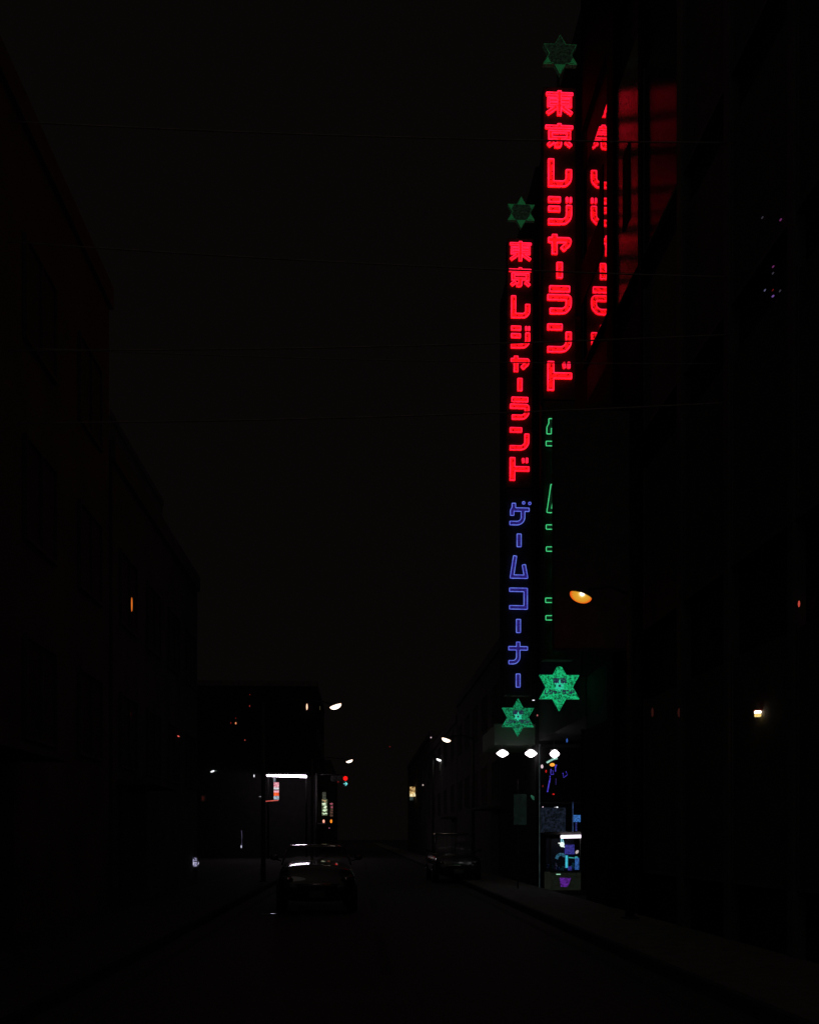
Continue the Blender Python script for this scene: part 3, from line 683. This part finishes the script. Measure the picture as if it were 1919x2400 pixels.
# ------------------------------------------------------------------ left side: buildings
def block(name, x0, x1, y0, y1, h, mt, label, side, nb, nf, z0=3.2, fh=3.1, ww=1.5, wh=1.5):
    """side=+1: street face is x1; side=-1: street face is x0"""
    fx = x1 if side > 0 else x0
    t = empty(name, (fx, y0, 0), label=label, cat='building')
    def B(m, nm, mm, par=None):
        for v in m.bm.verts: v.co -= t.location
        return m.build(nm, mm, par or t)
    m = MB(); m.box(x0, x1, y0, y1, 0, h); B(m, 'wall', mt)
    m = MB(); m.box(x0-.08, x1+.08, y0-.08, y1+.08, h+.001, h+.45); B(m, 'parapet', M_CONC)
    for f in range(nf):
        for b in range(nb):
            yc = y0+(y1-y0)*(b+.5)/nb; z = z0+f*fh
            if z+wh > h-.3: continue
            m = MB(); m.box(fx-.03 if side > 0 else fx-.02, fx+.02 if side > 0 else fx+.03, yc-ww/2, yc+ww/2, z, z+wh); wd = B(m, 'window', M_GLASSD)
            m = MB(); e0, e1 = (fx-.02, fx+.06) if side > 0 else (fx-.06, fx+.02)
            m.box(e0, e1, yc-ww/2-.07, yc-ww/2-.002, z-.07, z+wh+.07); m.box(e0, e1, yc+ww/2+.002, yc+ww/2+.07, z-.07, z+wh+.07)
            m.box(e0, e1, yc-ww/2, yc+ww/2, z-.07, z-.002); m.box(e0, e1, yc-ww/2, yc+ww/2, z+wh+.002, z+wh+.07); m.box(e0, e1, yc-.02, yc+.02, z, z+wh)
            B(m, 'frame', M_TRIM, wd)
    m = MB(); s_ = .05*side
    m.box(min(fx, fx+s_), max(fx, fx+s_), y0+.6, y0+3.2, .14, 2.6); B(m, 'shutter', M_BOX)
    m = MB(); a_, b_ = sorted((fx+.001*side, fx+.8*side)); m.box(a_, b_, y0+.4, y0+3.4, 2.75, 2.85); B(m, 'awning', M_DARK)
    return t
block('shop_house', -14, -5.2, 2, 12, 13.5, M_CONC, 'dark building nearest on the left edge of the street', 1, 4, 3)
block('shop_house', -14, -5.2, 12.3, 21.5, 12.6, M_CONC3, 'dark building second from the left edge, facing the arcade', 1, 3, 3)
block('shop_house', -13, -5.2, 21.8, 33, 9.5, M_CONC2, 'dark left building carrying a thin upright orange reflection built as a glow', 1, 4, 2)
block('corner_building', -18, -3.6, 84, 102, 14.0, M_TILE, 'dark corner building across the junction behind the long white tube light', 1, 5, 4)
block('shop_house', 5.5, 14, 39.6, 58, 9.0, M_CONC, 'dark right building just beyond the two neon signs', -1, 5, 2)
block('shop_house', 5.5, 14, 58.3, 84, 8.2, M_CONC3, 'dark right building behind the white street lamp', -1, 5, 2)
block('shop_house', 5.8, 14, 84.4, 125, 10, M_CONC2, 'distant dark right building with the small yellow sign', -1, 6, 2)
block('shop_house', -9, -3.0, 103, 135, 9.0, M_CONC3, 'farthest dark building on the left side of the street', 1, 4, 2)
block('tower_block', -30, -14.5, 60, 76, 26, M_CONC3, 'tall dark block far left behind the street buildings', 1, 4, 6)

# ------------------------------------------------------------------ left side: lights and signs
# white tube light on the edge of a high canopy
D = 78.6; a = W(625.5, 1817.5, D); b = W(718.5, 1820.5, D)
t = empty('tube_light', (a+b)/2, label='long white fluorescent tube above the banded banner on the left', cat='tube light')
m = MB(); m.tube([a-t.location, b-t.location], .088, 12); m.build('tube', emit('fluorescent', (20, 17, 20.6)), t, True)
m = MB(); d = a-t.location; m.box(d.x, -d.x, -.06, .16, .09, .2, .01); m.build('fitting', M_FRM, t)
t = empty('high_canopy', ((a.x+b.x)/2, a.y, 0), label='dark high canopy carrying the long white tube at its front edge', cat='canopy')
hx_ = (b.x-a.x)/2+.15
m = MB(); m.box(-hx_, hx_, .0, 83.98-a.y, a.z+.215, a.z+.45, .02); m.build('roof', M_FRM, t)
for x in (-hx_+.2, hx_-.2):
    m = MB(); m.tube([(x, .5, 0), (x, .5, a.z+.215)], .07); m.build('post', M_FRM, t, True)
# banner with coloured bands
DBN = 78.9
t0 = W(647.5, 1855, DBN); t = empty('banner', t0, label='upright banner sign in red, white, pink and orange bands under the tube', cat='banner')
cols = [(1834, 1840, (.01, .03, .04), (.03, .07, .08)), (1834, 1846, (.5, .06, .12), (.9, .5, .55)), (1846, 1851, (.55, .5, .55), (.8, .8, .85)), (1851, 1853, (.03, .01, .01), (.06, .02, .02)),
        (1853, 1858, (.7, .25, .35), (.9, .5, .6)), (1858, 1866, (.7, .03, .01), (1.0, .14, .02)), (1866, 1874.5, (.10, .18, .25), (.6, .7, .8))]
for n, (y0, y1, c1_, c2_) in enumerate(cols):
    if n == 0: x0, x1, y0, y1 = 640.5, 646, 1823, 1833.8
    else: x0, x1 = 641.5, 653.5
    a = W(x0, y1, DBN)-t0; b = W(x1, y0, DBN)-t0
    m = MB(); m.box(a.x, b.x, a.y, a.y+.05, a.z+.004, b.z-.004); m.build('band', emit('band_%d' % n, c1_, c2_, scale=6), t)
wtube('light_strip', [(622.5, 1878.5), (652.5, 1876.3)], DBN, .035, emit('pink_strip', (.75, .12, .08), (.45, .06, .05), scale=10), 'thin salmon light strip below the banded banner', 'light strip')
# bright lettered sign
def lettered(px0, px1, py0, py1, D, lab, mt_on, mt_dim, mt_back, seedn, top=0.2):
    rnd = random.Random(seedn)
    o0 = W((px0+px1)/2, (py0+py1)/2, D); k = D/F; t = empty('lettered_sign', o0, label=lab, cat='shop sign', group='upright lit shop signs far left')
    hw, hh = (px1-px0)*k/2, (py1-py0)*k/2
    m = MB(); m.box(-hw, hw, .03, .2, -hh, hh, .01); m.build('panel', mt_back, t)
    n = 5
    for i in range(n):
        zc = hh-(i+.5)*2*hh/n; m = MB(); e = 2*hh/n*.42
        for s in range(5):
            ang = rnd.choice((0, 90, 90, 45, 135, 0)); cx, cz = rnd.uniform(-.5, .5)*hw, rnd.uniform(-.6, .6)*e
            dx, dz = math.cos(R(ang))*hw*.75, math.sin(R(ang))*e*.6
            m.tube([(max(-hw, min(hw, cx-dx)), -.02, zc+cz-dz), (max(-hw, min(hw, cx+dx)), -.02, zc+cz+dz)], .026, 6)
        m.build('letter', mt_dim if i < n*top else mt_on, t)
    m = MB(); m.box(-hw-.5, -hw-.01, .08, .12, hh*.6, hh*.6+.05); m.build('bracket', M_STEEL, t)
lettered(754.5, 767, 1874, 1912, 88, 'bright pale green lettered sign, taller of the two upright signs left of the signal', emit('pale_green_letter', (.55, .85, .5), (1.1, 1.2, .9), scale=9), emit('peach_letter', (.7, .25, .12), (.4, .4, .2), scale=9), emit('olive_back', (.03, .04, .02), (.12, .14, .08), scale=6), 3)
o = W(759, 1865, 75.1)
a = W(755.5, 1873.5, 88)
m = MB(); b = W(763.5, 1857, 88); m.box(a.x, b.x, a.y, a.y+.15, a.z, b.z)
o0 = a.copy()
for v in m.bm.verts: v.co -= o0
tp = m.build('sign_top', emit('olive_dim', (.02, .022, .016), (.07, .075, .055), scale=8)); tp.location = o0; tag(tp, 'dim olive sign box directly above the bright lettered sign', 'sign box')
lettered(773, 780.5, 1882, 1915, 94, 'dim reddish lettered sign, shorter of the two upright signs left of the signal', emit('dim_red_letter', (.12, .04, .03), (.06, .05, .03), scale=9), emit('pink_letter', (.5, .12, .18), (.3, .05, .08), scale=9), emit('brown_back', (.008, .006, .005), (.03, .02, .015), scale=6), 5, .3)
gl = 'lanterns under the upright signs'
lampdot('lantern', 758.5, 1925.5, 88, 5, 8, emit('peach_lantern', (1.3, .5, .35)), 'small peach lantern below the bright lettered sign', 'lantern', gl)
lampdot('lantern', 776, 1925.5, 94, 5, 8.5, E_OR, 'small orange lantern below the dim lettered sign', 'lantern', gl)
lampdot('lamp', 771.5, 1941.5, 94, 2.4, 2.4, emit('pinkdot', (.4, .12, .22)), 'tiny pink light under the two lanterns', 'lamp')
# far yellow sign
t0 = W(968.5, 1856, 108); t = empty('yellow_sign', t0, label='small glowing yellow sign box far down the street', cat='shop sign'); k = 108/F
m = MB(); m.box(-8*k, 8*k, 0, .3, -11.5*k, 11.5*k, .02); m.build('panel', emit('yellow_panel', (.14, .06, .015), (.8, .55, .22), scale=3.2, lo=.42, hi=.6), t)
m = MB(); m.box(-8*k, -1*k, -.03, -.002, -11*k, -6*k); m.box(1*k, 8*k, -.03, -.002, -11*k, -3*k); m.build('lit_strip', emit('cream_panel', (1.0, .85, .5)), t)
m = MB(); m.box(-8*k, 0, 0, .2, -20*k, -12.2*k); m.build('sign_reflection', emit('teal_reflection', (.012, .02, .02), (.05, .07, .06), scale=3), t)  # dim reflection under the sign, built as a glowing board

# thin lamp reflections and tiny lights
gt = 'tiny lights along the dark left side'
def onface(px, py, x, w_, h_, mt, lab, nm='lamp', cat='lamp', rot=0, g=None):
    D = WX(px, x)-.15; return lampdot(nm, px, py, D, w_, h_, mt, lab, cat, g, rot)
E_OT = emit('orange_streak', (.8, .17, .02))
def onwall(px, py, w_, h_, mt, lab, rot=0): return lampdot('lamp', px, py, 83.98/(CA-(px-HX)/F*SA)-.12, w_, h_, mt, lab, 'lamp', None, rot)
onface(309, 1417, -5.2, 2.7, 34, E_OT, 'thin upright orange lamp reflection, built as a glow, high on the dark left building')  # this and the next three: lamp reflections built as glowing streaks
onface(305.5, 1674, -5.2, 1.8, 13, E_RD, 'faint upright red lamp reflection, built as a glow, below the orange one on the left')
onwall(719.3, 1657, 3.6, 15, emit('peach_streak', (1.6, .9, .6)), 'thin upright peach lamp reflection, built as a glow, left of the large left street lamp')
onface(749.5, 1660, -3.6, 1.6, 10, emit('dim_olive', (.07, .06, .03)), 'faint upright lamp reflection, built as a glow, between the peach one and the street lamp')
onwall(498, 1808.5, 10, 4, E_W, 'small white twin light on the dark corner building', rot=-20)
onwall(506, 1807.3, 4, 2, emit('grn', (.05, .09, .06)), 'faint greenish light touching the white twin light')
onface(417, 1725.5, -5.2, 9, 2.6, emit('salmon', (.85, .12, .09)), 'small slanting red light on the left facade', rot=25)
onwall(541, 1695, 2.4, 5, E_RD, 'tiny red light left of the orange one above the left shops')
onwall(552.5, 1695.5, 3, 5, emit('orange_dot', (.9, .3, .12)), 'tiny orange light between red dots above the left shops')
onwall(552.5, 1683.5, 1.8, 3, E_RD, 'tiny red light directly above the orange dot')
onwall(574, 1735, 2.4, 2.6, emit('rd2', (.4, .06, .05)), 'tiny red light low right of the orange dot')
lampdot('lamp', 585.5, 1628.5, 83.3, 2, 3, E_RD, 'upper tiny red warning light on the corner building', 'lamp')
lampdot('lamp', 585, 1655, 83.3, 2, 4.5, emit('rd3', (.25, .02, .02)), 'lower tiny red warning light on the corner building', 'lamp')
lampdot('lamp', 595.5, 1819, 83.2, 2.2, 6.5, E_W, 'tiny upright white light left of the long tube', 'lamp')
lampdot('lamp', 611, 1867.7, 83.2, 9, 1.5, E_WD, 'tiny flat dim light left of the salmon strip', 'lamp')
# slit of light beside a door
t0 = W(566, 1967, 44.0)
wtube('light_strip', [(566, 1947), (567, 1960), (566.5, 1982)], 83.3, .014, emit('slit', (.10, .09, .16)), 'hair-thin upright light slit beside a dark door on the left', 'light strip')
lampdot('lamp', 565.5, 1985, 83.2, 3, 7, emit('slitdot', (.5, .5, .65)), 'tiny white light at the foot of the thin light slit', 'lamp')
# barred window
DB = WX(455, -5.2)-.2; t0 = W(455, 2021, DB); kb = DB/F
t = empty('barred_window', t0, label='small low window glowing white behind upright bars on the left', cat='window')
m = MB(); m.box(-13*kb, 11*kb, .03, .08, -13*kb, 13*kb); m.build('frame', M_DARK, t)
rb = random.Random(4); E_WB = emit('violet_white', (.20, .18, .5), (.75, .75, .9), scale=30)
for x, h0, h1 in ((-10.5, -13, 6), (-7, -5, 8), (-4.5, -6, 9), (-2, -8, 7)):
    m = MB(); m.box((x-.9)*kb, (x+.9)*kb, 0, .028, h0*kb, h1*kb); m.build('bar', E_WB, t)
for pts in (((1, 10), (5, 7), (1, 3), (6, 3)), ((0, -1), (6, -1), (6, -9), (0, -10), (0, -1)), ((3, -2), (3, -9)), ((9.5, 0), (10.5, -3), (9, -6))):
    m = MB(); m.tube([(x*kb, .01, z*kb) for x, z in pts], .8*kb, 6); m.build('ornament', E_WB, t)
lampdot('lamp', 445.5, 2007, DB-.1, 2.6, 3, emit('rd4', (.35, .05, .04)), 'tiny red light above the barred window', 'lamp')
# red character sign very faint
t0 = W(475.5, 1872, 83); t = empty('faint_sign', t0, label='barely lit dark red character sign on the left', cat='shop sign'); k = 83/F
m = MB(); m.box(-6*k, 6*k, .02, .08, -8*k, 8*k); m.build('panel', M_BOX, t)
m = MB(); m.tube([(-4*k, 0, 2*k), (5*k, 0, 2*k)], .5*k, 6); m.tube([(-3*k, 0, -2*k), (4*k, 0, -1*k)], .5*k, 6); m.tube([(0, 0, 6*k), (0, 0, -6*k)], .6*k, 6)
m.build('character', emit('very_dim_red', (.045, .006, .004)), t)
wtube('light_strip', [(398.5, 1846), (398.5, 1856)], 27.8, .009, emit('vdr2', (.03, .005, .005)), 'barely visible upright red light on the left facade', 'light strip')

# centre
lampdot('lamp', 1010, 1729, 78, 3.4, 3, E_PK, 'tiny pinkish light above left of the warm street lamp', 'lamp')
lampdot('lamp', 991, 1840.5, 92, 3.2, 3.6, emit('wd2', (.6, .5, .45)), 'tiny white light right above the small yellow sign', 'lamp')
lampdot('lamp', 913.5, 1750.5, 100, 3.4, 2.2, E_RD, 'tiny faint red light in the middle of the dark street', 'lamp')

# right: wall lantern and tiny lights
DL = WX(1775.5, FX)-.12; t0 = W(1775.5, 1673.5, DL); k = DL/F
t = empty('wall_lantern', t0, label='small square lantern glowing white and yellow on the right wall', cat='wall lantern')
m = MB(); m.box(-6.8*k, 6.8*k, -.03, .03, 1*k, 7*k, .006); m.build('lamp_top', emit('lantern_white', (4, 3.4, 2.6)), t)
m = MB(); m.box(-6.2*k, 6.2*k, -.03, .03, -6.8*k, .9*k, .004); m.build('lamp_glass', emit('lantern_yellow', (.9, .62, .16), (1.1, .85, .3), scale=50), t)
m = MB(); m.box(-8*k, 8*k, -.035, .035, 7.1*k, 8.6*k); m.build('cap', emit('warm_rim', (.20, .02, .01)), t)
m = MB(); m.box(7*k, .12, -.01, .01, 3*k, 5*k); m.build('bracket', M_STEEL, t)
onf = lambda px, py, w_, h_, mt, lab: lampdot('lamp', px, py, WX(px, FX)-.08, w_, h_, mt, lab, 'lamp')
onf(1872, 1415.5, 2.4, 15, emit('rd5', (.5, .06, .04)), 'thin upright red lamp reflection, built as a glow, at the far right edge')  # reflection of a street lamp, built as a glowing streak
onf(1786, 509.5, 3.6, 3, E_PD, 'tiny grey light high on the right, left one of the top pair')
onf(1829, 514.5, 4.2, 3.4, E_P, 'tiny pink light high on the right, right one of the top pair')
onf(1811.5, 624.5, 3.8, 3, E_P, 'tiny purple light above the row of three on the right wall')
onf(1811, 640, 3.6, 2.6, E_PD, 'tiny grey light between the purple one and the row of three')
onf(1792, 680, 3.4, 3.2, emit('bl1', (.08, .08, .16)), 'tiny bluish light, left of the row of three on the right wall')
onf(1810.5, 679.5, 2, 2.6, E_RD, 'tiny red light, middle of the row of three on the right wall')
onf(1827.5, 681.5, 3.4, 3, E_PD, 'tiny grey light, right of the row of three on the right wall')
onf(1811, 693.8, 5.4, 2.6, emit('pu2', (.14, .06, .26)), 'tiny flat purple light below the row of three on the right wall')
onf(1528.5, 1670, 5, 22, emit('vd3', (.008, .0035, .003), (.035, .006, .004), scale=120), 'barely visible upright red lamp reflection, built as a glow, on the right wall, left one')  # both red patches: lamp reflections built as glowing pieces
onf(1595, 1671, 16, 26, emit('vd3'), 'barely visible broad red lamp reflection, built as a glow, on the right wall, right one')

# ------------------------------------------------------------------ cars
M_PAINT = mat('black_car_paint', (.012, .012, .012), .3, var=.1, coat=1.0, spec=.5)
M_LENS = mat('lamp_lens', (.02, .02, .022), .05, var=.1, spec=.5)
M_CGL = bpy.data.materials.new('car_glass'); M_CGL.use_nodes = True; _nt = M_CGL.node_tree; _nt.nodes.clear()
_o = _nt.nodes.new('ShaderNodeOutputMaterial'); _m = _nt.nodes.new('ShaderNodeMixShader'); _t = _nt.nodes.new('ShaderNodeBsdfTransparent'); _g = _nt.nodes.new('ShaderNodeBsdfGlossy'); _m.inputs[0].default_value = .07
_t.inputs[0].default_value = (.93, .95, .95, 1); _g.inputs['Roughness'].default_value = .01
_nt.links.new(_t.outputs[0], _m.inputs[1]); _nt.links.new(_g.outputs[0], _m.inputs[2]); _nt.links.new(_m.outputs[0], _o.inputs[0])
M_RIM = mat('alloy_rim', (.5, .5, .5), .2, metal=1.0)
M_CHR = mat('chrome', (.75, .75, .75), .06, metal=1.0, var=.05)
def loft(rings, closed_ends=True):
    bm = bmesh.new(); V = [[bm.verts.new(p) for p in r] for r in rings]; n = len(rings[0])
    for a, b in zip(V, V[1:]):
        for k in range(n): bm.faces.new((a[k], a[(k+1) % n], b[(k+1) % n], b[k]))
    if closed_ends: bm.faces.new(V[0][::-1]); bm.faces.new(V[-1])
    m = MB(); m.bm.free(); m.bm = bm; return m
def sub(o, lv=2):
    md = o.modifiers.new('s', 'SUBSURF'); md.levels = lv; md.render_levels = lv
    for p in o.data.polygons: p.use_smooth = True
def make_car(name, loc, rz, label, cat, tall=0.0):
    t = empty(name, loc, rz, label, cat)
    st = [(-2.12, .60, .62, .45), (-2.06, .74, .78, .34), (-1.98, .80, .94, .26), (-1.93, .81, 1.003-.0165, .255), (-1.84, .82, 1.0029, .25), (-1.4, .83, 1.018, .24), (-1.1, .835, 1.0283, .24), (-.7, .84, 1.042, .24), (.0, .845, 1.055, .24), (1.2, .84, 1.05, .24), (1.9, .81, 1.03, .26), (2.08, .76, .96, .32), (2.12, .64, .7, .42)]
    rings = []
    for y, hw, zt, zb in st:
        crown = .045
        rings.append([(-hw*.82, y, zb), (-hw, y, zb+.14), (-hw*1.01, y, zb+(zt-zb)*.62), (-hw*.93, y, zt-.045), (-hw*.55, y, zt+crown*.4), (0, y, zt+crown*.75),
                      (hw*.55, y, zt+crown*.4), (hw*.93, y, zt-.045), (hw*1.01, y, zb+(zt-zb)*.62), (hw, y, zb+.14), (hw*.82, y, zb)])
    o = loft(rings).build('body', M_PAINT, t); sub(o)
    def ring(z, hx, y0, y1, r=.18):
        pts = []
        for cx, cy, a0 in ((hx-r, y1-r, 0), (-hx+r, y1-r, 90), (-hx+r, y0+r, 180), (hx-r, y0+r, 270)):
            for k in range(4):
                a = R(a0+30*k); pts.append((cx+r*math.cos(a), cy+r*math.sin(a), z))
        return pts
    h = tall
    o = loft([ring(1.02, .76, -1.08, 1.95), ring(1.20+h*.5, .71, -.78, 1.82+h*.2), ring(1.37+h, .635, -.42, 1.58+h*.5)]).build('glasshouse', M_CGL, t, True)
    rr = [ring(1.362+h, .645, -.46, 1.60+h*.5), ring(1.40+h, .635, -.43, 1.5+h*.5), ring(1.430+h, .60, -.34, 1.4+h*.5, .17), ring(1.442+h, .56, -.06, 1.2+h*.5, .15), ring(1.455+h, .50, .26, .95+h*.5, .1), ring(1.461+h, .42, .5, .8+h*.5, .08)]
    o = loft(rr).build('roof', M_PAINT, t); sub(o, 1)
    for s in (1, -1):
        m = MB(); m.tube([(s*.745, -1.05, 1.03), (s*.70, -.74, 1.22+h*.5), (s*.632, -.40, 1.375+h)], .022, 8); m.build('pillar', M_PAINT, t, True)
        m = MB(); m.ell((s*.93, -.62, 1.17), .095, .06, .065); m.tube([(s*.78, -.62, 1.09), (s*.9, -.62, 1.14)], .02, 6); m.build('mirror', M_PAINT, t, True)
        m = MB(); m.ell((s*.62, -2.0, .74), .17, .12, .075, rot=Matrix.Rotation(R(-s*14), 3, 'Y')); hl = m.build('headlight', M_LENS, t, True)
        m = MB(); m.ell((s*.60, -2.10, .74), .05, .03, .045, n=12); m.build('reflector', M_CHR, hl, True)
        m = MB(); m.box(s*.68-.12, s*.68+.12, 2.05, 2.13, .72, .9, .03); m.build('tail_light', mat('tail_red', (.25, .01, .01), .2), t)
        for y in (-1.32, 1.3):
            m = MB(); m.lathe([(.2, -.1), (.30, -.1), (.32, -.07), (.32, .07), (.30, .1), (.2, .1)], s*.76, y, n=28, axis='x', cz=.32); wl = m.build('wheel', M_RUB, t, True)
            m = MB(); m.lathe([(.05, s*.108), (.19, s*.102), (.195, s*.09)], s*.76, y, n=28, axis='x', cz=.32); m.build('rim', M_RIM, wl, True)
    m = MB(); m.box(-.42, .42, -2.125, -2.09, .52, .62, .015); m.build('grille', M_RUB, t)
    m = MB(); m.tube([(-.45, -2.12, .635), (0, -2.15, .64), (.45, -2.12, .635)], .012, 6); m.build('trim', M_CHR, t, True)
    m = MB(); m.box(-.165, .165, -2.15, -2.125, .36, .5, .005); m.build('number_plate', mat('plate_blank', (.12, .12, .115), .7), t)
    return t
cp = W(741, 0, 23.4)
make_car('parked_car', (cp.x, cp.y, 0), R(3), 'glossy black car whose roof and bonnet catch the white tube light', 'car')
cp = W(1075, 0, 38); make_car('parked_car', (cp.x-.25, cp.y, 0), R(1), 'barely visible dark tall car parked farther off in front of the signs', 'car', tall=.35)

# iron plate with a painted-in teal gleam in the road and drain by the right kerb
pm = W(637, 2144, 21.45)
m = MB(); m.ell((0, 0, -.012), .30, .20, .03, n=24); o = m.build('road_plate', mat('teal_gleam_iron', (.12, .32, .36), .12, metal=.8), None, True); o.location = (pm.x, pm.y, .0)  # domed to catch light; teal tint stands for the cyan gleam
tag(o, 'small domed metal road plate with a painted-in teal gleam on the road beside the black car', 'road plate')
